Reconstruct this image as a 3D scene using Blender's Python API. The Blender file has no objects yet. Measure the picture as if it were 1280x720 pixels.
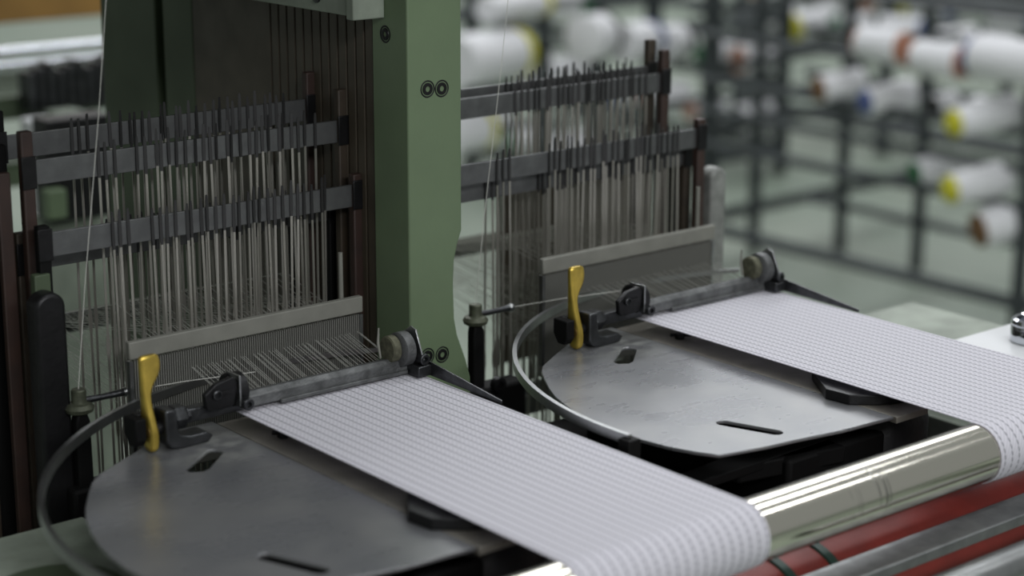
import bpy, math, random
from mathutils import Vector, Matrix
random.seed(7)
S = bpy.context.scene
COL = S.collection

# ------------------------------------------------------------------ camera
cd = bpy.data.cameras.new('camera')
cam = bpy.data.objects.new('camera', cd); COL.objects.link(cam)
PITCH, YAW, ROLL = math.radians(14.916), math.radians(39.82), math.radians(.218)
fw = Vector((math.sin(YAW)*math.cos(PITCH), math.cos(YAW)*math.cos(PITCH), -math.sin(PITCH)))
r0 = Vector((math.cos(YAW), -math.sin(YAW), 0)); u0 = r0.cross(fw)
rt = r0*math.cos(ROLL)+u0*math.sin(ROLL); up = rt.cross(fw)
M = Matrix((rt, up, -fw)).transposed().to_4x4(); M.translation = Vector((0, 0, 1.5))
cam.matrix_world = M
cd.sensor_width = 36; cd.lens = 2447/1280*36
cd.clip_start = .05; cd.clip_end = 200
cd.dof.use_dof = True; cd.dof.focus_distance = 1.58; cd.dof.aperture_fstop = 3.7
S.camera = cam

# ------------------------------------------------------------------ world, light, exposure
w = bpy.data.worlds.new('world'); S.world = w; w.use_nodes = True
bg = w.node_tree.nodes['Background']
bg.inputs[0].default_value = (.80, .84, .83, 1); bg.inputs[1].default_value = .30

def area(name, loc, sx, sy, power, color=(1, .98, .94), target=None):
    l = bpy.data.lights.new(name, 'AREA'); l.shape = 'RECTANGLE'; l.size = sx; l.size_y = sy
    l.energy = power; l.color = color
    o = bpy.data.objects.new(name, l); COL.objects.link(o); o.location = loc
    d = (Vector(target) - Vector(loc)) if target else Vector((0, 0, -1))
    o.rotation_euler = d.to_track_quat('-Z', 'Y').to_euler()
    return o
# long ceiling luminaires of the weaving hall (rows running along X)
area('hall_light', (2.2, .1, 3.6), 3.2, .16, 26, (.95, .97, 1))
area('hall_light.001', (2.4, 1.6, 3.8), 3.2, .25, 34, (.95, .97, 1))
area('hall_light.002', (4.0, 4.4, 4.2), 5, .5, 70, (.95, .97, 1))
area('hall_light.003', (8.5, 9, 6.5), 12, 5, 560, (.95, .97, 1))
area('hall_light.004', (.3, -2.2, 2.9), 3.0, .4, 75, (.97, .98, 1), (.9, 1.0, 1.0))
S.view_settings.view_transform = 'Standard'; S.view_settings.look = 'None'
S.view_settings.gamma = 1; S.view_settings.use_curve_mapping = False
S.view_settings.exposure = 0.0

# ------------------------------------------------------------------ materials
def mat(name, col, rough=.5, metal=0, noise=None, bump=None, spec=None, col2=None, dirt=None):
    """procedural material; noise=(scale, strength) mottles the colour towards col2, bump=(scale, strength)"""
    m = bpy.data.materials.new(name); m.use_nodes = True
    nt = m.node_tree; N = nt.nodes; L = nt.links; b = N['Principled BSDF']
    b.inputs['Roughness'].default_value = rough; b.inputs['Metallic'].default_value = metal
    b.inputs['Base Color'].default_value = (*col, 1)
    if spec is not None: b.inputs['Specular IOR Level'].default_value = spec
    tc = N.new('ShaderNodeTexCoord')
    if noise:
        n = N.new('ShaderNodeTexNoise'); n.inputs['Scale'].default_value = noise[0]; n.inputs['Detail'].default_value = 6
        mp = N.new('ShaderNodeMapping')
        if len(noise) > 2: mp.inputs['Scale'].default_value = noise[2]
        L.new(tc.outputs['Object'], mp.inputs['Vector']); L.new(mp.outputs['Vector'], n.inputs['Vector'])
        r = N.new('ShaderNodeValToRGB'); r.color_ramp.elements[0].position = .35; r.color_ramp.elements[1].position = .68
        c2 = col2 or tuple(c*(1-noise[1]) for c in col)
        r.color_ramp.elements[0].color = (*c2, 1); r.color_ramp.elements[1].color = (*col, 1)
        L.new(n.outputs['Fac'], r.inputs['Fac']); L.new(r.outputs['Color'], b.inputs['Base Color'])
        mr = N.new('ShaderNodeMapRange'); mr.inputs['To Min'].default_value = min(1, rough*1.35); mr.inputs['To Max'].default_value = rough*.85
        L.new(n.outputs['Fac'], mr.inputs['Value']); L.new(mr.outputs['Result'], b.inputs['Roughness'])
    if bump:
        n2 = N.new('ShaderNodeTexNoise'); n2.inputs['Scale'].default_value = bump[0]; n2.inputs['Detail'].default_value = 4
        L.new(tc.outputs['Object'], n2.inputs['Vector'])
        bp = N.new('ShaderNodeBump'); bp.inputs['Strength'].default_value = bump[1]; bp.inputs['Distance'].default_value = .001
        L.new(n2.outputs['Fac'], bp.inputs['Height']); L.new(bp.outputs['Normal'], b.inputs['Normal'])
    return m

green = mat('green_enamel', (.125, .175, .098), .42, 0, (14, .15), (300, .08))
green_dark = mat('dark_green_enamel', (.060, .085, .045), .55, 0, (9, .3), (200, .1))
green_grey = mat('grey_green_casting', (.28, .32, .26), .5, 0, (20, .35), (150, .3))
cast = mat('grey_cast_iron', (.30, .31, .29), .5, .3, (60, .45), (400, .5))
comb_brown = mat('brown_phenolic_guide', (.060, .048, .032), .5, 0, (30, .25))
black = mat('black_paint', (.004, .004, .004), .6, 0, (20, .3), spec=.15)
blackm = mat('blackened_steel', (.018, .018, .019), .38, .6, (50, .4), (300, .25))
dsteel = mat('oily_dark_steel', (.085, .088, .092), .33, .85, (70, .45), (350, .3))
dusty = mat('dusty_steel', (.16, .165, .165), .5, .6, (90, .5), (500, .6))
steel = mat('worn_steel', (.42, .43, .43), .30, 1, (40, .25))
bar_steel = mat('flat_bar_steel', (.30, .31, .31), .42, .85, (60, .3))
chrome = mat('polished_roller_steel', (.78, .75, .66), .13, 1)
def scuffed(m, centres, yz=None):
    nt = m.node_tree; N = nt.nodes; L = nt.links; b = N['Principled BSDF']
    tc = N.new('ShaderNodeTexCoord'); sp = N.new('ShaderNodeSeparateXYZ'); L.new(tc.outputs['Object'], sp.inputs['Vector'])
    no = N.new('ShaderNodeTexNoise'); no.inputs['Scale'].default_value = 45; L.new(tc.outputs['Object'], no.inputs['Vector'])
    last = None
    for c, wd in centres:
        a = N.new('ShaderNodeMath'); a.operation = 'SUBTRACT'; L.new(sp.outputs['X'], a.inputs[0]); a.inputs[1].default_value = c
        d = N.new('ShaderNodeMath'); d.operation = 'ABSOLUTE'; L.new(a.outputs[0], d.inputs[0])
        r = N.new('ShaderNodeMapRange'); r.inputs['From Min'].default_value = wd; r.inputs['From Max'].default_value = 0; L.new(d.outputs[0], r.inputs['Value'])
        if last is None: last = r.outputs[0]
        else:
            x = N.new('ShaderNodeMath'); x.operation = 'MAXIMUM'; L.new(last, x.inputs[0]); L.new(r.outputs[0], x.inputs[1]); last = x.outputs[0]
    k = N.new('ShaderNodeMapRange'); k.inputs['From Min'].default_value = .40; k.inputs['From Max'].default_value = .6; L.new(no.outputs['Fac'], k.inputs['Value'])
    x = N.new('ShaderNodeMath'); x.operation = 'MULTIPLY'; L.new(last, x.inputs[0]); L.new(k.outputs[0], x.inputs[1])
    mx = N.new('ShaderNodeMix'); mx.data_type = 'RGBA'; mx.inputs['A'].default_value = b.inputs['Base Color'].default_value; mx.inputs['B'].default_value = (.22, .22, .20, 1)
    L.new(x.outputs[0], mx.inputs['Factor']); L.new(mx.outputs['Result'], b.inputs['Base Color'])
    rr = N.new('ShaderNodeMapRange'); rr.inputs['To Min'].default_value = .16; rr.inputs['To Max'].default_value = .4
    L.new(x.outputs[0], rr.inputs['Value']); L.new(rr.outputs[0], b.inputs['Roughness'])
scuffed(chrome, [(-.008, .0016), (-.003, .0018), (.0005, .001), (.020, .0016), (.027, .002), (.031, .001)])
chrome2 = mat('chrome', (.62, .64, .68), .06, 1)
brass = mat('yellow_brass', (.62, .45, .085), .30, .75, (60, .35), (200, .3))
brass_dk = mat('tarnished_brass', (.25, .16, .04), .4, .7, (60, .4))
heddle_m = mat('heddle_steel', (.33, .32, .285), .40, .7)
red = mat('red_rubber', (.20, .025, .018), .45, 0, (30, .3))
redbrown = mat('red_brown_frame_stick', (.034, .016, .011), .55, 0, (40, .4))
brown = mat('brown_frame_stick', (.040, .028, .017), .55, 0, (40, .4))
yarn_m = mat('grey_white_yarn', (.52, .52, .48), .8)
reedcap = mat('pale_reed_cap', (.185, .185, .16), .6, 0, (40, .2))
white_p = mat('white_painted_metal', (.60, .61, .62), .4)
yarnw = mat('white_yarn_package', (.78, .78, .80), .85, 0, (160, .06))
rackm = mat('dark_grey_rack_paint', (.045, .055, .058), .5, 0, (8, .3))
orange = mat('orange_brown_panel', (.30, .16, .035), .6, 0, (8, .3))
dkhole = mat('dark_hub', (.015, .015, .015), .5)
hubs = {'yellow': mat('yellow_plastic', (.55, .52, .02), .4), 'orange': mat('orange_plastic', (.42, .20, .13), .45),
        'green': mat('green_plastic', (.01, .12, .035), .45), 'blue': mat('blue_plastic', (.06, .09, .25), .45),
        'black': mat('black_plastic', (.02, .02, .02), .45), 'brown': mat('brown_plastic', (.15, .07, .02), .5)}

def plate_material():
    """brushed steel plate: fine grinding marks, lint-dust smears, a little gloss variation"""
    m = mat('brushed_plate_steel', (.36, .37, .38), .24, .5)
    nt = m.node_tree; N = nt.nodes; L = nt.links; b = N['Principled BSDF']
    tc = N.new('ShaderNodeTexCoord')
    n1 = N.new('ShaderNodeTexNoise'); n1.inputs['Scale'].default_value = 14; n1.inputs['Detail'].default_value = 3; n1.inputs['Distortion'].default_value = .2
    L.new(tc.outputs['Object'], n1.inputs['Vector'])
    mp = N.new('ShaderNodeMapping'); mp.inputs['Rotation'].default_value = (0, 0, .6); mp.inputs['Scale'].default_value = (4, 9, 1)
    n2 = N.new('ShaderNodeTexNoise'); n2.inputs['Scale'].default_value = 6; n2.inputs['Detail'].default_value = 3
    L.new(tc.outputs['Object'], mp.inputs['Vector']); L.new(mp.outputs['Vector'], n2.inputs['Vector'])
    r = N.new('ShaderNodeValToRGB'); r.color_ramp.elements[0].position = .42; r.color_ramp.elements[1].position = .75
    r.color_ramp.elements[0].color = (.185, .19, .20, 1); r.color_ramp.elements[1].color = (.245, .245, .245, 1)
    L.new(n1.outputs['Fac'], r.inputs['Fac']); L.new(r.outputs['Color'], b.inputs['Base Color'])
    ad = N.new('ShaderNodeMath'); ad.operation = 'ADD'; L.new(n1.outputs['Fac'], ad.inputs[0]); L.new(n2.outputs['Fac'], ad.inputs[1])
    mr = N.new('ShaderNodeMapRange'); mr.inputs['From Min'].default_value = .7; mr.inputs['From Max'].default_value = 1.3
    mr.inputs['To Min'].default_value = .25; mr.inputs['To Max'].default_value = .32
    L.new(ad.outputs['Value'], mr.inputs['Value']); L.new(mr.outputs['Result'], b.inputs['Roughness'])
    # lint dust gathered round the lever foot (object-space stain)
    ge = N.new('ShaderNodeVectorMath'); ge.operation = 'DISTANCE'; ge.inputs[1].default_value = (.705-.60, 1.195-1.0, 0)
    L.new(tc.outputs['Object'], ge.inputs[0])
    mr2 = N.new('ShaderNodeMapRange'); mr2.inputs['From Min'].default_value = .012; mr2.inputs['From Max'].default_value = .060
    mr2.inputs['To Min'].default_value = .9; mr2.inputs['To Max'].default_value = 0
    L.new(ge.outputs['Value'], mr2.inputs['Value'])
    n3 = N.new('ShaderNodeTexNoise'); n3.inputs['Scale'].default_value = 60; n3.inputs['Detail'].default_value = 8
    L.new(tc.outputs['Object'], n3.inputs['Vector'])
    mu = N.new('ShaderNodeMath'); mu.operation = 'MULTIPLY'; L.new(mr2.outputs['Result'], mu.inputs[0])
    st = N.new('ShaderNodeMapRange'); st.inputs['From Min'].default_value = .42; st.inputs['From Max'].default_value = .62
    L.new(n3.outputs['Fac'], st.inputs['Value']); L.new(st.outputs['Result'], mu.inputs[1])
    du = N.new('ShaderNodeBsdfDiffuse'); du.inputs['Color'].default_value = (.20, .205, .195, 1)
    mx = N.new('ShaderNodeMixShader'); L.new(mu.outputs['Value'], mx.inputs['Fac'])
    L.new(b.outputs['BSDF'], mx.inputs[1]); L.new(du.outputs['BSDF'], mx.inputs[2])
    L.new(mx.outputs['Shader'], N['Material Output'].inputs['Surface'])
    return m
plate_m = plate_material()

def fabric_material():
    """white ribbed band: dark dashed warp stripes every 8.3 mm, staggered, plus a fine weave relief (UV in millimetres)"""
    m = mat('woven_band', (.72, .71, .755), .85, 0)
    nt = m.node_tree; N = nt.nodes; L = nt.links; b = N['Principled BSDF']
    b.inputs['Sheen Weight'].default_value = .15
    uv = N.new('ShaderNodeUVMap'); sp = N.new('ShaderNodeSeparateXYZ'); L.new(uv.outputs['UV'], sp.inputs['Vector'])
    def mth(op, a, b_=None):
        n = N.new('ShaderNodeMath'); n.operation = op
        for i, v in enumerate((a, b_)):
            if v is None: continue
            if isinstance(v, (int, float)): n.inputs[i].default_value = v
            else: L.new(v, n.inputs[i])
        return n.outputs[0]
    PX, PY = 8.3, 4.9
    ux = mth('DIVIDE', sp.outputs['X'], PX); fx = mth('FRACT', ux); k = mth('FLOOR', ux)
    dx = mth('MULTIPLY', mth('ABSOLUTE', mth('SUBTRACT', fx, .5)), PX)         # mm from the stripe's middle
    line = mth('SUBTRACT', 1, mth('SMOOTH_MIN', 1, mth('DIVIDE', dx, 1.05)))
    fy = mth('FRACT', mth('ADD', mth('DIVIDE', sp.outputs['Y'], PY), mth('MULTIPLY', k, .30)))
    dash = mth('GREATER_THAN', fy, .40)
    li = mth('MAXIMUM', line, 0)
    # faint cross ribs on the ground between stripes
    rib = mth('SINE', mth('MULTIPLY', mth('ADD', sp.outputs['Y'], mth('MULTIPLY', sp.outputs['X'], 1.357)), 2*math.pi/PY))
    ribv = mth('MULTIPLY', mth('ADD', rib, 1), .5)
    fac = mth('ADD', mth('MULTIPLY', li, mth('ADD', mth('MULTIPLY', dash, .60), .26)), mth('MULTIPLY', ribv, .17))
    mix = N.new('ShaderNodeMix'); mix.data_type = 'RGBA'; mix.inputs['A'].default_value = (.80, .785, .84, 1); mix.inputs['B'].default_value = (.10, .10, .13, 1)
    L.new(fac, mix.inputs['Factor']); L.new(mix.outputs['Result'], b.inputs['Base Color'])
    h = mth('ADD', mth('MULTIPLY', ribv, -.4), mth('MULTIPLY', li, -1.0))
    bp = N.new('ShaderNodeBump'); bp.inputs['Strength'].default_value = .5; bp.inputs['Distance'].default_value = .0004
    L.new(h, bp.inputs['Height']); L.new(bp.outputs['Normal'], b.inputs['Normal'])
    tr = N.new('ShaderNodeBsdfTranslucent'); L.new(mix.outputs['Result'], tr.inputs['Color']); L.new(bp.outputs['Normal'], tr.inputs['Normal'])
    ms = N.new('ShaderNodeMixShader'); ms.inputs['Fac'].default_value = .32
    L.new(b.outputs['BSDF'], ms.inputs[1]); L.new(tr.outputs['BSDF'], ms.inputs[2]); L.new(ms.outputs['Shader'], N['Material Output'].inputs['Surface'])
    return m
fabric_m = fabric_material()

def floor_material():
    m = mat('sealed_concrete_floor', (.30, .34, .28), .38, 0, (1.2, .25), col2=(.22, .27, .215))
    return m

# ------------------------------------------------------------------ mesh helpers
WLOC = {}
def wl(o):
    return WLOC.get(o.name, Vector((0, 0, 0))) if o else Vector((0, 0, 0))
class MB:
    def __init__(s): s.v = []; s.f = []; s.uv = None
    def add(s, vs, fs):
        n = len(s.v); s.v += [tuple(v) for v in vs]; s.f += [tuple(i+n for i in f) for f in fs]; return s
    def box(s, x0, x1, y0, y1, z0, z1, mtx=None):
        vs = [Vector((x, y, z)) for z in (z0, z1) for x, y in ((x0, y0), (x1, y0), (x1, y1), (x0, y1))]
        if mtx: c = Vector(((x0+x1)/2, (y0+y1)/2, (z0+z1)/2)); vs = [c + mtx @ (v-c) for v in vs]
        return s.add(vs, [(3, 2, 1, 0), (4, 5, 6, 7), (0, 1, 5, 4), (1, 2, 6, 5), (2, 3, 7, 6), (3, 0, 4, 7)])
    def prism(s, pts, axis, a0, a1, hole=None):
        """polygon in the two other axes (in order x,y,z without `axis`) extruded from a0 to a1"""
        def P(p, a):
            l = list(p); l.insert('xyz'.index(axis), a); return l
        n = len(pts); vs = [P(p, a0) for p in pts] + [P(p, a1) for p in pts]
        s.add(vs, [tuple(range(n))[::-1], tuple(range(n, 2*n))] + [(i, (i+1) % n, n+(i+1) % n, n+i) for i in range(n)])
        return s
    def frame(s, d):
        d = Vector(d).normalized(); a = Vector((0, 0, 1)) if abs(d.z) < .9 else Vector((1, 0, 0))
        u = d.cross(a).normalized(); return u, d.cross(u).normalized()
    def lathe(s, p, d, prof, n=24):
        """prof: list of (distance along d, radius)"""
        p = Vector(p); d = Vector(d).normalized(); u, v = s.frame(d); vs = []
        for a, r in prof:
            for i in range(n):
                t = 2*math.pi*i/n; vs.append(p + d*a + (u*math.cos(t)+v*math.sin(t))*r)
        k = len(prof); fs = [(j*n+i, j*n+(i+1) % n, (j+1)*n+(i+1) % n, (j+1)*n+i) for j in range(k-1) for i in range(n)]
        fs += [tuple(range(n))[::-1], tuple(range((k-1)*n, k*n))]
        return s.add(vs, fs)
    def tube(s, p0, p1, r, n=12, r1=None):
        p0 = Vector(p0); p1 = Vector(p1); return s.lathe(p0, p1-p0, [(0, r), ((p1-p0).length, r if r1 is None else r1)], n)
    def path(s, pts, r, n=8):
        pts = [Vector(p) for p in pts]; vs = []; rs = r if isinstance(r, list) else [r]*len(pts)
        for i, p in enumerate(pts):
            d = pts[min(i+1, len(pts)-1)] - pts[max(i-1, 0)]; u, v = s.frame(d)
            vs += [p + (u*math.cos(2*math.pi*k/n)+v*math.sin(2*math.pi*k/n))*rs[i] for k in range(n)]
        m = len(pts)
        fs = [(j*n+i, j*n+(i+1) % n, (j+1)*n+(i+1) % n, (j+1)*n+i) for j in range(m-1) for i in range(n)]
        return s.add(vs, fs + [tuple(range(n))[::-1], tuple(range((m-1)*n, m*n))])
    def loft(s, secs):
        """sections of four corners (z, cx, cy, wx, wy)"""
        vs = []
        for z, cx, cy, wx, wy in secs:
            c = .28
            for a, b in ((-1, -1+c), (-1+c, -1), (1-c, -1), (1, -1+c), (1, 1-c), (1-c, 1), (-1+c, 1), (-1, 1-c)):
                vs.append((cx+a*wx/2, cy+b*wy/2, z))
        n = 8; m = len(secs)
        fs = [(j*n+i, j*n+(i+1) % n, (j+1)*n+(i+1) % n, (j+1)*n+i) for j in range(m-1) for i in range(n)]
        return s.add(vs, fs + [tuple(range(n))[::-1], tuple(range((m-1)*n, m*n))])
    def build(s, name, m, parent=None, bevel=0, smooth=True, loc=None, subd=0):
        me = bpy.data.meshes.new(name); o = bpy.data.objects.new(name, me); COL.objects.link(o)
        base = Vector(loc) if loc else wl(parent)
        me.from_pydata([Vector(v)-base for v in s.v], [], s.f)
        if s.uv:
            l = me.uv_layers.new(name='UVMap')
            for lp in me.loops: l.data[lp.index].uv = s.uv[lp.vertex_index]
        me.materials.append(m); me.validate(); me.update()
        if smooth:
            me.shade_smooth(); me.set_sharp_from_angle(angle=math.radians(35))
        if loc: o.location = base - wl(parent)
        WLOC[o.name] = base
        if parent: o.parent = parent
        if bevel:
            b = o.modifiers.new('bevel', 'BEVEL'); b.width = bevel; b.segments = 2; b.limit_method = 'ANGLE'; b.angle_limit = math.radians(40)
        if subd:
            b = o.modifiers.new('sub', 'SUBSURF'); b.levels = subd; b.render_levels = subd
        return o
def tag(o, label=None, cat=None, group=None, kind=None):
    for k, v in (('label', label), ('category', cat), ('group', group), ('kind', kind)):
        if v: o[k] = v
    return o
def thing(name, loc, label, cat, group=None):
    o = bpy.data.objects.new(name, None); COL.objects.link(o); o.location = loc; o.empty_display_size = .02
    WLOC[o.name] = Vector(loc)
    return tag(o, label, cat, group)
def children(o): return CH.get(o.name, [])
def copy_tree(o, delta=None, parent=None, label=None):
    c = o.copy(); COL.objects.link(c)
    if parent: c.parent = parent
    if delta: c.location = o.location + Vector(delta)
    if label: c['label'] = label
    for ch in [x for x in ALL if x.parent == o]: copy_tree(ch, None, c)
    return c
def snap():
    global ALL; ALL = list(COL.objects)

# ------------------------------------------------------------------ setting: floor
fl = MB().box(-6, 34, -6, 36, -.1, 0).build('floor', floor_material(), smooth=False); fl['kind'] = 'structure'

D = Vector((.415, 0, 0))        # pitch between the two weaving heads

# ------------------------------------------------------------------ machine bed
t = thing('machine_bed', (.9, 1.0, 0), 'grey green painted loom bed under the half moon plates and behind the right band', 'loom bed')
MB().box(.30, .640, 1.0, 1.275, .905, .950).build('side_deck', green_grey, t, .002)
MB().box(.36, 1.60, .90, 1.25, .0, .88).build('bed_casing', green_dark, t, .004)
MB().box(.640, 1.33, .885, 1.275, .880, .925).build('black_well', black, t, .002)
MB().box(.660, .80, .955, 1.19, .925, .985).build('gear_housing', black, t, .004)
MB().box(.660+.415, .80+.415, .955, 1.19, .925, .985).build('gear_housing', black, t, .004)
MB().box(1.330, 1.618, .60, 1.274, .90, .950).build('side_deck', green_grey, t, .002)
MB().lathe((.548, 1.135, .950), (0, 0, 1), [(0, .052), (.006, .052), (.012, .046), (.013, 0.03)], 40).build('round_boss', green_dark, t, 0)
for x in (1.105, .69):
    b = MB(); b.tube((x+.12, .955, .955), (x+.12, .948, .955), .006, 16); b.build('housing_bolt', blackm, t)

t = thing('bearing_block', (1.46, 1.0, .95), 'pale machined bearing block behind the right white band', 'block')
MB().box(1.35, 1.60, .90, 1.051, .95, 1.0).build('block_body', white_p, t, .0015)
t = thing('chrome_cap', (1.4465, 1.003, 1.0), 'shiny chrome ring cap standing on the pale block at the right edge', 'cap')
MB().lathe((1.4465, 1.003, 1.0), (0, 0, 1), [(0, .016), (.001, .0185), (.013, .0185), (.0155, .0175), (.0175, .0188), (.021, .0180), (.0225, .016), (.0215, .0135), (.013, .0125), (.013, .002)], 48).build('cap_ring', chrome2, t)
MB().lathe((1.4465, 1.003, 1.013), (0, 0, 1), [(0, .006), (.005, .006), (.006, .005)], 6).build('centre_bolt', dsteel, t)

# ------------------------------------------------------------------ rollers at the front
RY, RZ, RR = .842, 1.0035, .0222
t = thing('polished_roller', (1.0, RY, RZ), 'polished steel roller the white bands bend over', 'roller')
MB().lathe((.40, RY, RZ), (1, 0, 0), [(0, .018), (0, RR-.001), (.001, RR), (1.05, RR), (1.051, RR-.001)], 96).build('roller_shell', chrome, t)
for x in (.39, 1.445): MB().tube((x, RY, RZ), (x+.02, RY, RZ), .009, 24).build('roller_journal', dsteel, t)
for x in (.36, 1.46): MB().box(x, x+.03, RY-.03, RY+.03, .88, 1.012).build('roller_bracket', green_dark, t, .003)

t = thing('red_take_up_roller', (1.0, .872, .918), 'red rubber covered roller below the polished roller', 'roller')
MB().lathe((.40, .872, .918), (1, 0, 0), [(0, .042), (.0005, .044), (1.08, .044), (1.0805, .042)], 72).build('rubber_cover', red, t)
for x in (.957, 1.000, 1.36, .55, .60):
    MB().lathe((x, .872, .918), (1, 0, 0), [(0, .0442), (.001, .0458), (.008, .0458), (.009, .0442)], 72).build('green_ring', mat('dark_green_band', (.01, .035, .025), .5), t)
t = thing('flat_guard_bar', (1.1, .818, .957), 'flat grey steel bar in front of the red roller', 'bar')
MB().box(.62, 1.48, .806, .834, .9535, .962).build('bar_body', bar_steel, t, .0008)
MB().tube((.700, .82, .962), (.700, .82, .966), .005, 6).build('bar_bolt', dsteel, t)
t = thing('lower_steel_tube', (1.2, .775, .93), 'small round steel tube at the bottom right corner under the flat bar', 'tube')
MB().lathe((1.012, .768, .9500), (1, 0, 0), [(0, .010), (0, .0135), (.001, .0145), (.40, .0145), (.401, .0135)], 48).build('tube_shell', steel, t)
MB().tube((1.0110, .768, .950), (1.0125, .768, .950), .0105, 32).build('tube_end_plug', dkhole, t)
t = thing('lower_red_roller', (1.1, .83, .86), 'second red roller partly hidden below the flat grey bar', 'roller')
MB().lathe((.45, .822, .880), (1, 0, 0), [(0, .028), (.0005, .030), (1.0, .030), (1.0005, .028)], 64).build('rubber_cover', red, t)

# ------------------------------------------------------------------ woven bands
def band(x0, x1, label):
    path = []; yy = 1.219
    zt = RZ+RR+.0004; th = .0010
    for i in range(0, 21): path.append((yy + (RY-yy)*i/20, 1.0270-(1.0270-zt)*i/20, 0, 1))
    R = RR+.0004
    for i in range(1, 49):
        a = math.pi/2 + math.radians(205)*i/48
        path.append((RY+R*math.cos(a), RZ+R*math.sin(a), math.cos(a), math.sin(a)))
    a = math.pi/2+math.radians(205); y, z = path[-1][:2]; n = path[-1][2:]
    tx, tz = -math.sin(a), math.cos(a)
    for i in range(1, 5): path.append((y+tx*.006*i, z+tz*.006*i, n[0], n[1]))
    vs, uv = [], []; s = 0; nx = 12
    for j, p in enumerate(path):
        if j: s += math.hypot(p[0]-path[j-1][0], p[1]-path[j-1][1])
        for side in (0, 1):
            for i in range(nx+1):
                x = x0+(x1-x0)*i/nx
                o = th*(1 if side else 0)
                edge = .0004 if i in (0, nx) else 0
                vs.append((x, p[0]+p[2]*(o-edge*side), p[1]+p[3]*(o-edge*side))); uv.append((1000*(x-x0), 1000*s))
    m = 2*(nx+1); fs = []
    for j in range(len(path)-1):
        for i in range(nx):
            a, b = j*m+i, (j+1)*m+i
            fs.append((a, a+1, b+1, b)); a += nx+1; b += nx+1; fs.append((a, b, b+1, a+1))
        a, b = j*m, (j+1)*m
        fs.append((a, b, b+nx+1, a+nx+1)); fs.append((a+nx, a+m-1, b+m-1, b+nx))
    for j in (0, len(path)-1):
        for i in range(nx): fs.append((j*m+i, j*m+i+1, j*m+nx+2+i, j*m+nx+1+i))
    g = MB(); g.v = vs; g.f = fs; g.uv = uv
    o = g.build('woven_band', fabric_m, loc=(x0, 1.2, 1.0), smooth=True)
    return tag(o, label, 'fabric', 'woven bands on the roller')
band(.742, .9065, 'wide white woven band with grey dashed stripes, nearest, bending over the roller')
band(1.156, 1.3215, 'white woven band with dotted stripes running past the far lever to the right edge')

# ------------------------------------------------------------------ half moon needle plate
def half_moon():
    t = thing('half_moon_plate', (.60, 1.0, 1.010), 'dark steel half moon plate with slots beside the nearest brass lever', 'plate', 'half moon plates')
    out = [(.700, 1.240), (.672, 1.225), (.640, 1.207), (.612, 1.190), (.601, 1.179), (.588, 1.160), (.575, 1.139), (.565, 1.120), (.557, 1.098), (.551, 1.076),
           (.547, 1.055), (.545, 1.030), (.547, 1.005), (.552, .978), (.560, .957), (.569, .942), (.610, .933), (.640, .929), (.680, .922), (.735, .918)]
    rim = out + [(.735, 1.240)]
    hole1 = [(.697, 1.186), (.702, 1.187), (.706, 1.183), (.706, 1.175), (.679, 1.151), (.672, 1.149), (.664, 1.154), (.664, 1.161)]
    slot = []
    a0, a1, r = Vector((.6225, .990)), Vector((.637, .950)), .0062
    d = (a1-a0).normalized(); nn = Vector((-d.y, d.x))
    for c, sgn in ((a0, -1), (a1, 1)):
        for i in range(9):
            a = math.pi*i/8; slot.append(tuple(c + (nn*math.cos(a)*(-sgn)*-1 + d*sgn*math.sin(a))*r))
    # triangulate outer ring with holes through a filled curve
    cu = bpy.data.curves.new('tmp', 'CURVE'); cu.dimensions = '2D'; cu.fill_mode = 'BOTH'; cu.extrude = .0008; cu.bevel_depth = .0006; cu.bevel_resolution = 1
    for poly in (rim, hole1, slot):
        sp = cu.splines.new('POLY'); sp.points.add(len(poly)-1); sp.use_cyclic_u = True
        for p, q in zip(sp.points, poly): p.co = (q[0]-.60, q[1]-1.0, 0, 1)
    co = bpy.data.objects.new('tmp', cu); COL.objects.link(co)
    bpy.context.view_layer.update()
    me = bpy.data.meshes.new_from_object(co.evaluated_get(bpy.context.evaluated_depsgraph_get()))
    bpy.data.objects.remove(co)
    me.materials.clear(); me.materials.append(plate_m); me.name = 'plate_body'
    o = bpy.data.objects.new('plate_body', me); COL.objects.link(o); o.parent = t; o.location = (0, 0, .0026)
    # guide rail strip beside the plate, running under the band
    MB().box(.7365, .775, .915, 1.235, 1.0085, 1.0138).build('guide_strip', mat('brown_grey_guide_steel', (.24, .225, .195), .42, .35, (30, .3)), t, .0004)
    # wedge shaped lip that carries the band's edge
    b = MB(); b.prism([(.7275, .980), (.7580, 1.022), (.800, 1.022), (.800, .928), (.772, .932), (.748, .942), (.730, .958)], 'z', 1.0142, 1.0225); b.build('band_support_lip', blackm, t, .0008)
    b = MB(); b.tube((.758, 1.176, 1.0138), (.758, 1.176, 1.0185), .0045, 6); b.tube((.752, 1.182, 1.017), (.766, 1.170, 1.017), .0016, 6); b.build('strip_bolt', blackm, t)
    # pedestal under the plate
    MB().lathe((.80, .99, .925), (0, 0, 1), [(0, .045), (.06, .045), (.083, .030)], 32).build('pivot_post', blackm, t)
    MB().prism([(.62, .97), (.72, .95), (.72, 1.17), (.65, 1.15), (.60, 1.08)], 'z', .970, .985).build('plate_bracket', black, t, .002)
    return t
hm = half_moon()

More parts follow.
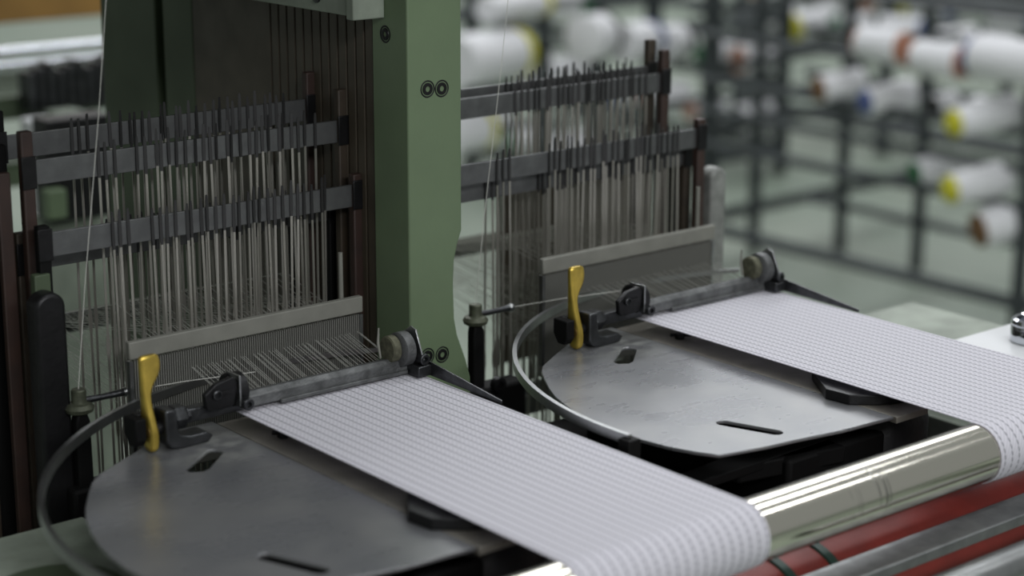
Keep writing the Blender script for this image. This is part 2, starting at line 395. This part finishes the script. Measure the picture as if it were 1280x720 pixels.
# ------------------------------------------------------------------ weft needle
def needle():
    t = thing('weft_needle', (.80, .99, 1.0), 'curved steel weft needle arm sweeping round the nearest half moon plate', 'needle', 'weft needles')
    cx, cy, R = .80, .99, .297; b = MB(); vs = []; n = 72; fs = []
    for i in range(n+1):
        a = math.radians(66 + (184-66)*i/n); k = i/n
        w_ = .0010+.0008*min(1, k*3); h = .0018+.0020*min(1, k*2.0); z = 1.0325
        for dr, dz in ((-w_, -h), (w_, -h), (w_, h), (-w_, h)):
            vs.append((cx+(R+dr)*math.cos(a), cy+(R+dr)*math.sin(a), z+dz))
    for i in range(n):
        for k in range(4): fs.append((i*4+k, i*4+(k+1) % 4, i*4+4+(k+1) % 4, i*4+4+k))
    fs += [(0, 1, 2, 3), (n*4+3, n*4+2, n*4+1, n*4)]
    b.add(vs, fs); b.build('needle_blade', steel, t)
    b = MB(); a = math.radians(184); e = Vector((cx+R*math.cos(a), cy+R*math.sin(a), 0))
    dv = Vector((cx, cy, 0))-e; dv.normalize(); nn = Vector((-dv.y, dv.x, 0))
    pts = [e-nn*.008-dv*.004, e+nn*.008-dv*.004, e+dv*.26+nn*.018, e+dv*.26-nn*.018]
    b.prism([(p.x, p.y) for p in pts], 'z', .978, .986); b.build('needle_arm', black, t, .001)
    b = MB(); b.box(e.x-.006, e.x+.006, e.y-.006, e.y+.006, .978, 1.0335); b.build('needle_clamp', black, t, .001)
    return t
nd = needle()

# ------------------------------------------------------------------ temple with brass lever
def temple():
    t = thing('temple_assembly', (.66, 1.21, 1.014), 'dark steel temple bar across the nearest band with a brass lever at its left', 'temple', 'temple bars')
    # bar over the cloth fell
    b = MB(); b.prism([(1.2055, 1.0315), (1.2175, 1.0315), (1.2175, 1.0415), (1.2095, 1.0435), (1.2055, 1.0400)], 'x', .742, .902); b.build('temple_bar', dusty, t, .0008)
    b = MB(); b.prism([(1.2070, 1.030), (1.2165, 1.030), (1.2165, 1.0405), (1.2070, 1.0405)], 'x', .675, .742); b.build('bar_shank', dsteel, t, .0010)
    b = MB(); b.box(.775, .895, 1.2030, 1.2056, 1.0300, 1.0330); b.build('fell_lip', dusty, t, .0004)
    # collar nut
    b = MB(); b.lathe((.683, 1.2115, 1.0355), (1, 0, 0), [(0, .0085), (.0015, .0098), (.0095, .0098), (.011, .0088), (.0115, .0065), (.0150, .0065)], 6); b.build('hex_collar', dsteel, t, .0006)
    # foot hook curving down on to the plate
    b = MB(); hk = [(a-.0155, c) for a, c in [(.688, 1.046), (.6975, 1.045), (.6985, 1.030), (.701, 1.0245), (.709, 1.0225), (.722, 1.0230), (.728, 1.0190), (.724, 1.0145), (.700, 1.0140), (.692, 1.0165), (.6885, 1.0215)]]
    b.prism(hk, 'y', 1.200, 1.2165); b.build('foot_hook', dsteel, t, .0014)
    # black bracket left of the lever
    b = MB(); b.prism([(1.204, 1.026), (1.204, 1.042), (1.222, 1.042), (1.222, 1.029), (1.216, 1.0205), (1.208, 1.0205)], 'x', .6500, .6590); b.build('lever_bracket', black, t, .001)
    MB().box(.6560, .6800, 1.216, 1.222, 1.032, 1.0425).build('bracket_bridge', blackm, t, .001)
    # lever
    secs = [(1.0145, .6650, 1.2090, .0060, .0085), (1.0175, .6650, 1.2090, .0075, .0135), (1.027, .6655, 1.2095, .0080, .0160), (1.036, .6650, 1.2105, .0074, .0140), (1.048, .6640, 1.2120, .0062, .0095),
            (1.058, .6640, 1.2130, .0062, .0078), (1.064, .6655, 1.2135, .0095, .0068), (1.070, .6685, 1.2140, .0150, .0064), (1.077, .6690, 1.2140, .0175, .0060), (1.084, .6684, 1.2140, .0165, .0058), (1.0868, .6680, 1.2140, .0135, .0050)]
    b = MB(); b.loft(secs); LV = lv = b.build('brass_lever', brass, t, 0, subd=1); lv['label'] = 'yellow brass lever'
    MB().lathe((.6625, 1.2085, 1.0300), (-1, 0, 0), [(-.001, .0045), (.0012, .0045), (.0018, .0036)], 20).build('lever_pivot', brass_dk, lv)
    MB().tube((.6675, 1.2095, 1.0300), (.690, 1.2110, 1.0335), .0052, 20).build('pivot_pin', blackm, t)
    # clamp block on the bar
    b = MB(); b.lathe((.7330, 1.2140, 1.0460), (1, 0, 0), [(0, .0120), (.001, .0132), (.0120, .0132), (.013, .0120)], 36); b.build('clamp_disc', blackm, t)
    b = MB(); b.prism([(.7070, 1.0400), (.7100, 1.0375), (.7310, 1.0385), (.7345, 1.0560), (.7310, 1.0605), (.7160, 1.0580), (.7058, 1.0510)], 'y', 1.1995, 1.2045); cp = b.build('clamp_plate', blackm, t, .0009)
    b = MB(); b.lathe((.7155, 1.2000, 1.0500), (0, -1, 0), [(0, .0036), (.0030, .0036), (.0034, .0028), (.0015, .0020)], 18); b.build('clamp_screw', dsteel, cp)
    b = MB(); b.box(.7130, .7290, 1.1982, 1.2002, 1.0485, 1.0515); b.build('screw_slot_bar', blackm, t, .0003)
    b = MB(); b.box(.7345, .7360, 1.1975, 1.2170, 1.0370, 1.0610); b.build('clamp_cheek', steel, t, .0003)
    b = MB(); b.lathe((.7400, 1.2040, 1.0385), (0, -1, 0), [(0, .0046), (.0105, .0046), (.0110, .0040), (.0110, .0022), (.0080, .0022)], 24); b.build('tube_screw', dsteel, t)
    # right hand end of the bar
    b = MB(); b.lathe((.8800, 1.2110, 1.0510), (1, 0, 0), [(0, .0095), (.001, .0108), (.007, .0108), (.0075, .0095)], 36); b.build('end_disc', mat('dusty_olive_disc', (.13, .13, .085), .7, .3, (200, .5)), t)
    b = MB(); b.lathe((.8880, 1.2080, 1.0500), (1, 0, 0), [(0, .0125), (.001, .0140), (.009, .0140), (.010, .0125)], 36); b.build('end_disc', dusty, t)
    b = MB(); b.prism([(1.1900, 1.0430), (1.2030, 1.0365), (1.2180, 1.0600), (1.2070, 1.0680), (1.2000, 1.0660)], 'x', .9005, .9020); b.build('end_cheek', steel, t, .0003)
    b = MB(); b.lathe((.9030, 1.2010, 1.0430), (0, -1, 0), [(0, .0046), (.0105, .0046), (.0110, .0040), (.0110, .0022), (.0080, .0022)], 24); b.build('tube_screw', dsteel, t)
    b = MB(); b.path([(.8760, 1.214, 1.044), (.8755, 1.2165, 1.056), (.8770, 1.2175, 1.0680)], [.0009, .0012, .0007], 8); b.build('thread_pin', reedcap, t)
    b = MB(); b.add([(.9085, 1.2100, 1.0420), (.9085, 1.1020, 1.0300), (.9085, 1.1020, 1.0275), (.9085, 1.2100, 1.0290), (.9097, 1.2100, 1.0420), (.9097, 1.1020, 1.0300), (.9097, 1.1020, 1.0275), (.9097, 1.2100, 1.0290)],
                    [(0, 1, 2, 3), (7, 6, 5, 4), (0, 4, 5, 1), (1, 5, 6, 2), (2, 6, 7, 3), (3, 7, 4, 0)])
    b.build('edge_spring', dsteel, t)
    b = MB(); b.prism([(1.190, 1.0290), (1.216, 1.0290), (1.216, 1.0380), (1.190, 1.0380)], 'x', .896, .9097); b.build('spring_block', dsteel, t, .001)
    return t
tm = temple()

# ------------------------------------------------------------------ weft thread guide
def thread_guide():
    t = thing('weft_thread_guide', (.655, 1.30, .93), 'black thread guide post with knob at the left of the nearest lever', 'thread guide', 'weft thread guides')
    x, y = .655, 1.300
    b = MB(); b.prism([(x-.0065, .900), (x+.0075, .900), (x+.0065, 1.016), (x+.004, 1.023), (x-.004, 1.023), (x-.0055, 1.016)], 'y', y-.005, y+.005); b.build('guide_post', black, t, .0015)
    b = MB(); b.box(x-.014, x+.05, y-.012, y+.012, .925, .965); b.build('post_foot', black, t, .003)
    b = MB(); b.lathe((x+.014, y-.012, .968), (0, -1, 0), [(0, .007), (.006, .007), (.0065, .0035), (.003, .0035)], 20); b.build('foot_screw', blackm, t)
    b = MB(); b.lathe((x, y, 1.022), (0, 0, 1), [(0, .007), (.002, .0105), (.005, .0115), (.008, .0095), (.009, .0062), (.011, .0058), (.0185, .0058), (.0195, .0050)], 28); b.build('knurled_knob', mat('grey_green_knob', (.10, .11, .075), .45, .5, (200, .4)), t)
    b = MB(); b.path([(x+.004, y, 1.0315), (x+.020, y-.001, 1.0315), (x+.0380, y-.002, 1.0320)], [.0030, .0024, .0030], 12); gr = b.build('guide_rod', dsteel, t)
    b = MB(); b.lathe((x+.0365, y-.002, 1.0320), (1, 0, 0), [(0, .0032), (.001, .0037), (.004, .0037), (.005, .0030)], 16); b.build('rod_eye', steel, gr)
    return t
tg = thread_guide()
def weft_thread():
    x, y = .655, 1.300; b = MB()
    b.path([(x+.0415, y-.002, 1.0320), (x+.075, y-.03, 1.040), (x+.12, y-.06, 1.046)], .00035, 5)
    b.path([(x, y, 1.0410), (x+.010, y, 1.12), (x+.029, y, 1.25), (x+.048, y, 1.399)], .00030, 5)
    o = b.build('weft_thread', yarn_m, loc=(x, y, 1.05)); return tag(o, 'thin pale weft thread rising from the left thread guide', 'thread', 'weft threads')
wt = weft_thread()

# ------------------------------------------------------------------ reed
def reed():
    t = thing('reed', (.80, 1.285, .98), 'pale topped steel reed behind the nearest temple bar', 'reed', 'reeds')
    MB().box(.690, .908, 1.2820, 1.2880, 1.0615, 1.0755).build('reed_cap', reedcap, t, .001)
    MB().box(.690, .908, 1.2820, 1.2880, .965, .975).build('reed_foot', reedcap, t, .001)
    for x in (.690, .905): MB().box(x, x+.003, 1.2825, 1.2875, .975, 1.060).build('reed_end', steel, t)
    b = MB()
    for i in range(104): x = .695+i*.00203; b.box(x, x+.0005, 1.2835, 1.2865, .975, 1.060)
    tag(b.build('reed_dents', mat('linty_reed_wire', (.22, .22, .20), .6, .2), t, smooth=False), kind='stuff')
    MB().tube((.893, 1.292, 1.070), (.893, 1.292, 1.1130), .0021, 12, .0019).build('guide_pin', reedcap, t)
    return t
rd = reed()

# ------------------------------------------------------------------ heddle frames
XR = .938
hbar = mat("dull_heddle_bar_steel", (.16, .165, .165), .45, .8, (60, .3))
heddle_backlit = mat('backlit_shade_heddle_loop', (.030, .030, .030), .5, .3)  # backlit look of the upper heddle ends, put into the colour as dark
def heddle_mesh(h, e):
    b = MB(); w_ = .0012; t_ = .00022
    zs = [(.010, .6), (.005, 1.0), (-.014, 1.15), (-.020, .8), (-e+.004, .8), (-e-.002, 1.5), (-e-.010, 1.5), (-e-.016, .8), (-h+.004, .8), (-h, 1.0)]
    vs = []
    for z, k in zs:
        for a, c in ((-1, -1), (1, -1), (1, 1), (-1, 1)): vs.append((a*w_*k, c*t_*2, z))
    m = len(zs); fs = [(j*4+i, j*4+(i+1) % 4, (j+1)*4+(i+1) % 4, (j+1)*4+i) for j in range(m-1) for i in range(4)] + [(3, 2, 1, 0), (m*4-4, m*4-3, m*4-2, m*4-1)]
    b.add(vs, fs); me = bpy.data.meshes.new('heddle'); me.from_pydata(b.v, [], b.f); me.materials.append(heddle_m); me.materials.append(heddle_backlit)
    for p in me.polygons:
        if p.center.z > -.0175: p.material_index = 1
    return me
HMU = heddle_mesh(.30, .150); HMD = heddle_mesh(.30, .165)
sticks = [black, redbrown, brown, black, redbrown, brown]
def frames(dx, spec, which, XL):
    ords = ['front', 'second', 'third', 'fourth', 'fifth', 'rear']
    used = []
    for k, (y, zt) in enumerate(spec):
        t = thing('heddle_frame', (dx+.79, y, zt-.32), '%s heddle frame of the %s weaving head, flat steel bar hung with thin heddles' % (ords[k], which), 'heddle frame', 'heddle frames of the %s head' % which)
        MB().box(dx+XL+.004, dx+XR-.008, y-.0015, y+.0015, zt-.019, zt).build('top_bar', hbar, t, .0004)
        MB().box(dx+XL+.004, dx+XR-.008, y-.0015, y+.0015, zt-.319, zt-.300).build('bottom_bar', bar_steel, t, .0004)
        for side, x in enumerate((XL, XR-.010)):
            up_ = (.020 if zt > 1.19 else .006)+.003*((k+side) % 3)
            MB().box(dx+x, dx+x+.010, y-.004, y+.004, zt-.330, zt+up_).build('side_stick', sticks[(k+side) % 6], t, .0012)
            MB().box(dx+x-.001, dx+x+.011, y-.0055, y-.0038, zt-.021, zt+.004).build('bar_bracket', blackm, t, .0006)
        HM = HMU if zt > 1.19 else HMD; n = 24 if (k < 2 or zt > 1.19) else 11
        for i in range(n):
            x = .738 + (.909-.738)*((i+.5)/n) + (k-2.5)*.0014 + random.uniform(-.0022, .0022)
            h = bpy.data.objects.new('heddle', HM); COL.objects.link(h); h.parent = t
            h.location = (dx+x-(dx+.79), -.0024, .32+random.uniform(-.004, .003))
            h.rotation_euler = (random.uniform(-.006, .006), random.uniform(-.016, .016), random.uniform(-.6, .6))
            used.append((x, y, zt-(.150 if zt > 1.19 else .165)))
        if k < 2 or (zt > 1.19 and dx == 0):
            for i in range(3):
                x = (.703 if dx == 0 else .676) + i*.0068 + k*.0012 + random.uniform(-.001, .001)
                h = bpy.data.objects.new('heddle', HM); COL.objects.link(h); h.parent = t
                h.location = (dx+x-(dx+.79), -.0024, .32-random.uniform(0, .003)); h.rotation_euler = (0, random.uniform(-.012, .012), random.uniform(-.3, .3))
    return used
useL = frames(0, [(1.325, 1.160), (1.345, 1.212), (1.362, 1.142), (1.392, 1.224), (1.408, 1.132), (1.424, 1.128)], 'left', .640)
useR = frames(.415, [(1.332, 1.160), (1.350, 1.140), (1.366, 1.136), (1.384, 1.208), (1.404, 1.213), (1.420, 1.128)], 'right', .598)

def yarns(dx, used, which):
    t = thing('warp_yarns', (dx+.82, 1.222, 1.027), 'thin pale warp yarns fanning from the heddles into the %s band' % which, 'yarn', 'warp yarn sheets')
    used = sorted(used); n = len(used)
    for i, (x, y, z) in enumerate(used):
        xf = .7435 + (.905-.7435)*i/(n-1)
        zr = 1.0275 + (z-1.0275)*(1.285-1.222)/(y-1.222)
        b = MB(); b.path([(dx+xf, 1.2205, 1.0277), (dx+xf, 1.285, zr), (dx+x, y, z), (dx+x, 1.60, 1.012)], .00030, 3)
        b.build('warp_yarn', yarn_m, t, smooth=False)
yarns(0, useL, 'left'); yarns(.415, useR, 'right')

t = thing('rear_warp_rail', (1.0, 1.60, .99), 'dark rail across the back of the loom carrying the warp yarns', 'rail')
MB().tube((.66, 1.60, 1.002), (.93, 1.60, 1.002), .010, 20).build('rail_tube', blackm, t)
MB().tube((.96, 1.60, 1.002), (1.46, 1.60, 1.002), .010, 20).build('rail_tube', blackm, t)

# ------------------------------------------------------------------ shaft guide posts
def guide_post(x, y, m, label, w_=.0105):
    t = thing('shaft_guide_post', (x, y, .9), label, 'post', 'rounded shaft guide posts')
    b = MB(); prof = []
    for i in range(13):
        a = math.pi*i/12; prof.append((x+w_*math.cos(a), 1.108+w_*.9*math.sin(a)))
    b.prism([(x+w_, .86)] + prof + [(x-w_, .86)], 'y', y-.009, y+.009); b.build('post_body', m, t, .003)
guide_post(1.375, 1.338, cast, 'grey round topped cast post at the right end of the heddle frames')
guide_post(.637, 1.310, blackm, 'black round topped post at the left end of the left heddle frames', .0125)

# ------------------------------------------------------------------ green upright of the loom
t = thing('loom_upright', (.96, 1.27, .88), 'green enamelled upright between the two weaving heads with socket screws', 'upright')
prof = [(.934, 1.60), (.934, .86), (.998, .86), (.998, .995), (.993, 1.012), (.984, 1.035), (.981, 1.050), (.980, 1.080), (.981, 1.100), (.985, 1.115), (.989, 1.125), (.989, 1.60)]
MB().prism(prof, 'y', 1.252, 1.300).build('post_casting', green, t, .0015)
def bolt(x, z, y=1.252):
    b = MB(); b.lathe((x, y+.001, z), (0, -1, 0), [(0, .0072), (.0012, .0072), (.0014, .0066), (.0012, .0060), (.0002, .0058), (.0002, .0052), (.0016, .0050), (.0018, .0040), (.0018, .0024), (.0004, .0024)], 24)
    b.build('socket_screw', blackm, t)
for x, z in ((.954, 1.2475), (.9685, 1.2465), (.952, 1.0220), (.9675, 1.0205)): bolt(x, z)
b = MB(); b.lathe((.935, 1.2815, 1.2905), (-1, 0, 0), [(0, .0072), (.0012, .0072), (.0014, .0066), (.0012, .0058), (.0002, .0056), (.0016, .0048), (.0018, .0038), (.0018, .0022), (.0004, .0022)], 24); b.build('socket_screw', blackm, t)
MB().box(.934, .989, 1.200, 1.80, 1.60, 1.66).build('top_cap', green, t, .003)

t = thing('shaft_guide_comb', (.94, 1.44, .9), 'dark brown slotted guide plate behind the left heddle frames', 'guide plate')
MB().box(.946, .954, 1.300, 1.5865, .90, 1.58).build('comb_backing', comb_brown, t)
y = 1.302
for i in range(12):
    MB().box(.936, .946, y, y+.0105, .92, 1.58).build('comb_rib', comb_brown, t, .0006); y += .0128
MB().box(.936, .946, y, 1.5865, .92, 1.58).build('comb_plain_part', comb_brown, t, .0006)

t = thing('rear_side_panel', (.95, 1.67, .9), 'dark green rear side panel split by a narrow black gap', 'panel')
MB().box(.936, .960, 1.588, 1.642, .88, 1.60).build('panel_strip', green_dark, t, .0015)
MB().box(.936, .960, 1.657, 1.765, .88, 1.60).build('panel_body', green_dark, t, .0015)
MB().box(.950, .958, 1.640, 1.659, .88, 1.60).build('gap_back', black, t)

t = thing('shaft_lift_bracket', (.93, 1.38, 1.30), 'grey green cast bracket hanging at the top left of the green upright', 'bracket')
MB().box(.905, .930, 1.292, 1.60, 1.3060, 1.345).build('bracket_body', green_grey, t, .0015)
MB().box(.903, .934, 1.282, 1.292, 1.3035, 1.345).build('bracket_end', green_grey, t, .001)
MB().lathe((.905, 1.335, 1.318), (-1, 0, 0), [(0, .005), (.002, .005), (.0024, .004), (.0024, .002), (.0006, .002)], 20).build('bracket_screw', dsteel, t)

t = thing('shade_loom_head', (.7, 1.5, 1.38), 'green shedding head out of view above the heddle frames, added to shade the left head', 'housing')
MB().box(.20, .930, 1.20, 1.80, 1.40, 1.90).build('shade_casing', green_dark, t, .004)  # unseen loom head, added so that it shades the left weaving head

# lower panel behind the right shafts
t = thing('right_shaft_backplate', (1.3, 1.52, .9), 'dark brown plate seen through the lower heddles of the right head', 'panel')
MB().box(1.240, 1.420, 1.500, 1.506, .90, 1.098).build('plate_sheet', comb_brown, t, .001)

# wooden strips at the far left edge
t = thing('end_strip', (.60, 1.36, .85), 'tall brown strip standing at the left edge beside the black post', 'strip')
MB().box(.598, .609, 1.350, 1.356, .80, 1.232).build('strip_body', brown, t, .001)
t = thing('end_strip.001', (.62, 1.34, .85), 'tall reddish strip between the brown strip and the black post', 'strip')
MB().box(.621, .632, 1.345, 1.351, .80, 1.205).build('strip_body', redbrown, t, .001)
t = thing('end_strip.002', (.61, 1.37, .85), 'black strip filling the space between brown and reddish strips', 'strip')
MB().box(.600, .640, 1.366, 1.374, .80, 1.222).build('strip_body', black, t, .001)
t = thing('end_strip.003', (.64, 1.32, .85), 'narrow dark grey green strip beside the black round topped post', 'strip')
MB().box(.6335, .6465, 1.318, 1.326, .80, 1.130).build('strip_body', green_dark, t, .001)

# ------------------------------------------------------------------ second weaving head: copies
snap()
copy_tree(hm, D, label='light steel half moon plate with slots beside the far brass lever')
copy_tree(nd, D, label='curved steel weft needle arm left of the far half moon plate')
copy_tree(tm, D, label='steel temple bar across the right band with a brass lever and black clamps')
copy_tree(tg, (.387, 0, 0), label='black thread guide post with knob right of the green upright')
copy_tree(wt, (.387, 0, 0), label='thin weft thread rising beside the right edge of the green upright')
copy_tree(rd, D, label='pale topped steel reed behind the far temple bar')

# ------------------------------------------------------------------ yarn creels in the hall
SP = {}
def spool(p, axis, L_, r, hub='yellow', cone=1.0, label=None, both=False):
    """a yarn package on its tube: body, coloured tube end(s); axis is the direction of the coloured end"""
    p = Vector(p); d = Vector(axis).normalized()
    t = thing('yarn_package', tuple(p), label or 'white yarn package on a creel', 'yarn package', 'white yarn packages on the creels')
    body = MB().lathe(p-d*L_/2, d, [(0, r*.25), (0, r*.94), (L_*.03, r), (L_*.97, r*cone), (L_, r*.94*cone), (L_, r*.25)], 28).build('yarn_body', yarnw, t)
    MB().lathe(p+d*(L_/2-.001), d, [(0, r*.9*cone), (L_*.09, r*.86*cone), (L_*.10, r*.4), (L_*.16, r*.36), (L_*.16, r*.18)], 24).build('tube_end', hubs[hub], t)
    if both: MB().lathe(p-d*(L_/2-.001), -d, [(0, r*.9), (L_*.09, r*.86), (L_*.10, r*.4)], 24).build('tube_end', hubs[hub], t)
    return t
def rail(t, a, b, w_=.018, name='rail'):
    MB().path([a, b], w_, 4).build(name, rackm, t, smooth=False)
def rack(x0, x1, ys, zs, top, label, w_=.016, skip=()):
    t = thing('yarn_creel', (x0, ys[0], 0), label, 'creel', 'yarn creels')
    for x in (x0, x1):
        for y in ys: MB().box(x-w_, x+w_, y-w_, y+w_, 0, top).build('post', rackm, t)
        for z in zs: rail(t, (x, ys[0], z), (x, ys[-1], z), w_*1.1)
    for y in ys:
        for z in zs[::2]: rail(t, (x0, y, z), (x1, y, z), w_*1.1, 'cross_rail')
    for y in (ys[0], ys[-1]): rail(t, (x0, y, zs[0]), (x1, y, zs[0]), w_*1.3, 'cross_rail')
    return t
Yv = Vector((0, 1, 0)); Xv = Vector((1, 0, 0))
t = thing('yarn_creel', (4.17, 2.94, 0), 'dark steel yarn creel nearest, on the right of the hall', 'creel', 'yarn creels')
for x, y in ((4.17, 2.94), (4.20, 4.12), (4.31, 4.20), (4.51, 4.20), (4.72, 4.02), (4.72, 3.71)): MB().box(x-.014, x+.014, y-.014, y+.014, 0, 1.7).build('post', rackm, t)
for z, w_ in ((.15, .019), (.405, .014), (.505, .013), (.60, .012), (.735, .014), (.90, .014)):
    rail(t, (4.17, 2.5, z), (4.17, 4.12, z), w_)
for z in (.15, .42, .56, .70, .85): rail(t, (4.72, 2.6, z), (4.72, 4.20, z), .014)
for z in (.15, .43, .62, .80): rail(t, (4.17, 4.16, z), (5.4, 4.20, z), .020 if z < .5 else .013, 'cross_rail')
for z in (.56, .74): rail(t, (4.17, 3.6, z), (4.72, 3.6, z), .010, 'cross_rail')
rail(t, (4.17, 2.94, .15), (4.72, 2.94, .15), .016, 'cross_rail')
W = 'in the nearest creel on the right'
spool((4.10, 3.375, .785), (0, 1, 0), .135, .047, 'orange', 1, 'large white yarn package with orange ends in the top row, left of its pair', True)
spool((4.10, 3.185, .768), (0, -1, 0), .14, .046, 'orange', 1, 'large white yarn package with an orange end, right of its pair in the top row', True)
spool((4.10, 2.965, .79), (0, 1, 0), .20, .056, 'blue', 1, 'large white package with a bluish end at the right edge, top row')
spool((4.20, 3.60, .640), (-.9, .35, -.12), .13, .040, 'brown', 1, 'white package with a brown end, leftmost in the second row of the near creel')
spool((4.20, 3.425, .628), (-.9, .35, -.12), .14, .042, 'blue', .9, 'white package with a dark blue end in the second row of the near creel')
spool((4.22, 3.255, .625), (-.95, .2, -.1), .07, .035, 'black', 1, 'small white package with a black end in the second row')
spool((4.30, 3.205, .600), (.6, .3, 0), .11, .048, 'blue', .9, 'stubby white package right of the small one in the second row')
spool((4.12, 3.045, .635), (-.9, .35, -.14), .17, .046, 'yellow', .85, 'white package with a yellow end in the second row near the right edge')
spool((4.22, 3.290, .445), (-.9, .3, -.15), .09, .040, 'green', .9, 'white package with a green end in the third row')
spool((4.30, 3.255, .430), (.5, .3, .05), .10, .052, 'green', .9, 'plump white package behind the creel post, third row')
spool((4.12, 3.050, .460), (-.9, .35, -.14), .16, .048, 'yellow', .85, 'white package with a bright yellow end in the third row near the right edge')
spool((4.15, 3.010, .350), (-.5, .2, -.1), .10, .055, 'brown', .9, 'round white package hanging lowest at the right edge')
snap()
# far creels with their packages
fr = random.Random(3)
ORD = 'first second third fourth fifth sixth seventh eighth ninth tenth eleventh twelfth thirteenth fourteenth fifteenth sixteenth seventeenth eighteenth nineteenth twentieth'.split()
def in_view(p, m=.05):
    d = Vector(p)-Vector((0, 0, 1.5)); z = d.dot(fw); f = 2447
    return abs(d.dot(rt)/z*f) < 640*(1+m) and abs(d.dot(up)/z*f) < 360*(1+m)
def far_creel(x0, x1, ys, zs, top, label, rows, where, size=.05, dens=.85, w_=.02):
    rack(x0, x1, ys, zs, top, label, w_)
    n = 0
    for x in (x0, x1):
        for z in rows:
            y = ys[0]+.12; cnt = -1
            while y < ys[-1]-.05:
                if fr.random() < dens:
                    hub = fr.choice(['yellow', 'green', 'blue', 'black', 'orange', 'green', 'black'])
                    ax = (-.9, fr.uniform(.1, .5), fr.uniform(-.2, .05)) if fr.random() < .7 else (.2, -1, 0)
                    L_ = fr.uniform(.13, .19); r = size*fr.uniform(.85, 1.2)
                    P = (x-.03, y, z+fr.uniform(-.01, .02)); c = fr.uniform(.8, 1); cnt += 1
                    if in_view(P): spool(P, ax, L_, r, hub, c, 'white package, %s end, %s row, %s, %s from the near end' % (hub, ['lowest', 'second', 'third', 'top'][rows.index(z)], where % ('front' if x == x0 else 'rear'), ORD[cnt]))
                y += fr.uniform(.17, .26)
far_creel(6.1, 6.9, [3.4, 4.2, 5.0, 5.8], [.12, .42, .70, .98], 1.6, 'dark steel yarn creel in the second row of the hall', [.50, .78], '%s of middle creel', .055)
far_creel(8.6, 9.4, [5.2, 6.2, 7.2, 8.2], [.12, .45, .80], 1.6, 'dark steel yarn creel far back at the top of the view', [.22, .55], '%s of farthest creel', .07)
far_creel(4.55, 5.5, [5.0, 5.7, 6.4], [.10, .35, .60, .85, 1.1], 1.6, 'dark steel yarn creel seen above the right heddle frames', [.20, .44, .70, .92], '%s of left hand creel', .062)
# big packages just right of the green upright
t = thing('package_stand', (3.9, 4.5, 0), 'dark stand carrying large white packages right of the green upright', 'stand')
for x in (3.975, 3.2): MB().box(x-.016, x+.016, 4.60, 4.632, 0, 1.5).build('post', rackm, t)
for z in (.42, .655, .79): MB().path([(3.2, 4.616, z), (4.9, 4.616, z)], .012, 4).build('rail', rackm, t, smooth=False)
MB().box(4.42, 4.445, 4.60, 4.632, 0, 1.5).build('post', rackm, t)
def big(p, L_, r, hub, label):
    t = spool(p, (.93, .30, -.03), L_, r, hub, 1, label); d = Vector((.93, .30, -.03)).normalized()
    MB().lathe(Vector(p)+d*(L_/2-.001), d, [(0, r*.9), (.001, r*1.03), (.030, r*1.0), (.031, r*.7)], 32).build('coloured_rim', hubs[hub], t)
    MB().lathe(Vector(p)+d*(L_/2+.030), d, [(0, r*.66), (.03, r*.6), (.05, r*.2)], 24).build('black_hub', dkhole, t)
big((3.64, 4.50, .665), .30, .078, 'yellow', 'large white package with a yellow rim and black hub right of the green upright')
MB().lathe((3.79, 4.55, .660), (.93, .30, -.03), [(0, .05), (.05, .028), (.06, .012), (.20, .012)], 20).build('package_spindle', dkhole, t)
big((3.57, 4.52, .445), .17, .062, 'yellow', 'white package low beside the green upright, seen between bars')
big((4.07, 4.50, .690), .10, .072, 'black', 'bright white package just right of the stand post')
big((4.25, 4.50, .660), .15, .062, 'blue', 'pair of white packages above the middle heddles, left one')
big((4.42, 4.52, .640), .12, .060, 'black', 'white package above the right end of the heddle frames')
big((3.80, 4.56, .800), .30, .040, 'yellow', 'long white package above the large yellow rimmed one')

# ------------------------------------------------------------------ neighbouring loom at the far left
t = thing('neighbouring_loom', (1.2, 2.9, 0), 'blurred neighbouring loom seen at the upper left behind the strips', 'loom')
MB().box(1.30, 1.345, 2.60, 2.64, .3, 1.008).build('green_panel', green_grey, t, .002)
MB().box(1.24, 1.285, 2.56, 2.60, .86, 1.008).build('white_box', white_p, t, .004)
for i in range(11):
    MB().box(1.29+i*.016, 1.299+i*.016, 2.66, 2.70, 1.00, 1.060+.006*(i % 3)).build('shaft_slat', dsteel, t, .001)
MB().box(1.16, 1.46, 2.71, 2.73, .985, 1.02).build('slat_rail', green_dark, t, .001)
MB().box(1.05, 1.75, 2.82, 2.85, .86, .91).build('cross_beam', green_grey, t, .002)
MB().tube((.9, 2.9, 1.058), (1.9, 2.9, 1.058), .0085, 16).build('chrome_rod', chrome2, t)
MB().tube((.9, 2.9, 1.036), (1.9, 2.9, 1.036), .0085, 16).build('chrome_rod', chrome2, t)
MB().box(.9, 1.9, 2.93, 2.96, 1.000, 1.022).build('green_rail', green_grey, t, .002)
MB().box(1.0, 2.2, 3.4, 3.44, 1.035, 1.45).build('orange_brown_panel', orange, t, .003)
MB().box(1.2, 1.5, 3.1, 3.2, .95, 1.00).build('grey_cover', green_grey, t, .004)
MB().box(1.02, 1.16, 3.1, 3.3, 1.00, 1.06).build('dark_frame', green_dark, t, .004)
MB().box(1.085, 1.175, 2.20, 2.24, .945, 1.075).build('dark_harness', blackm, t, .002)
MB().box(1.072, 1.098, 2.18, 2.20, .955, .992).build('green_lug', green, t, .002)
MB().box(1.09, 1.19, 2.24, 2.27, .2, .945).build('harness_stand', green_grey, t, .002)
MB().box(.9, 2.1, 2.9, 3.5, .0, .30).build('loom_base', green_grey, t, .004)
MB().tube((1.02, 2.5, .985), (1.40, 2.5, .985), .009, 16).build('bright_rail', chrome2, t)
MB().box(.95, 1.5, 2.50, 2.52, .93, .965).build('lower_rail', green_dark, t, .002)
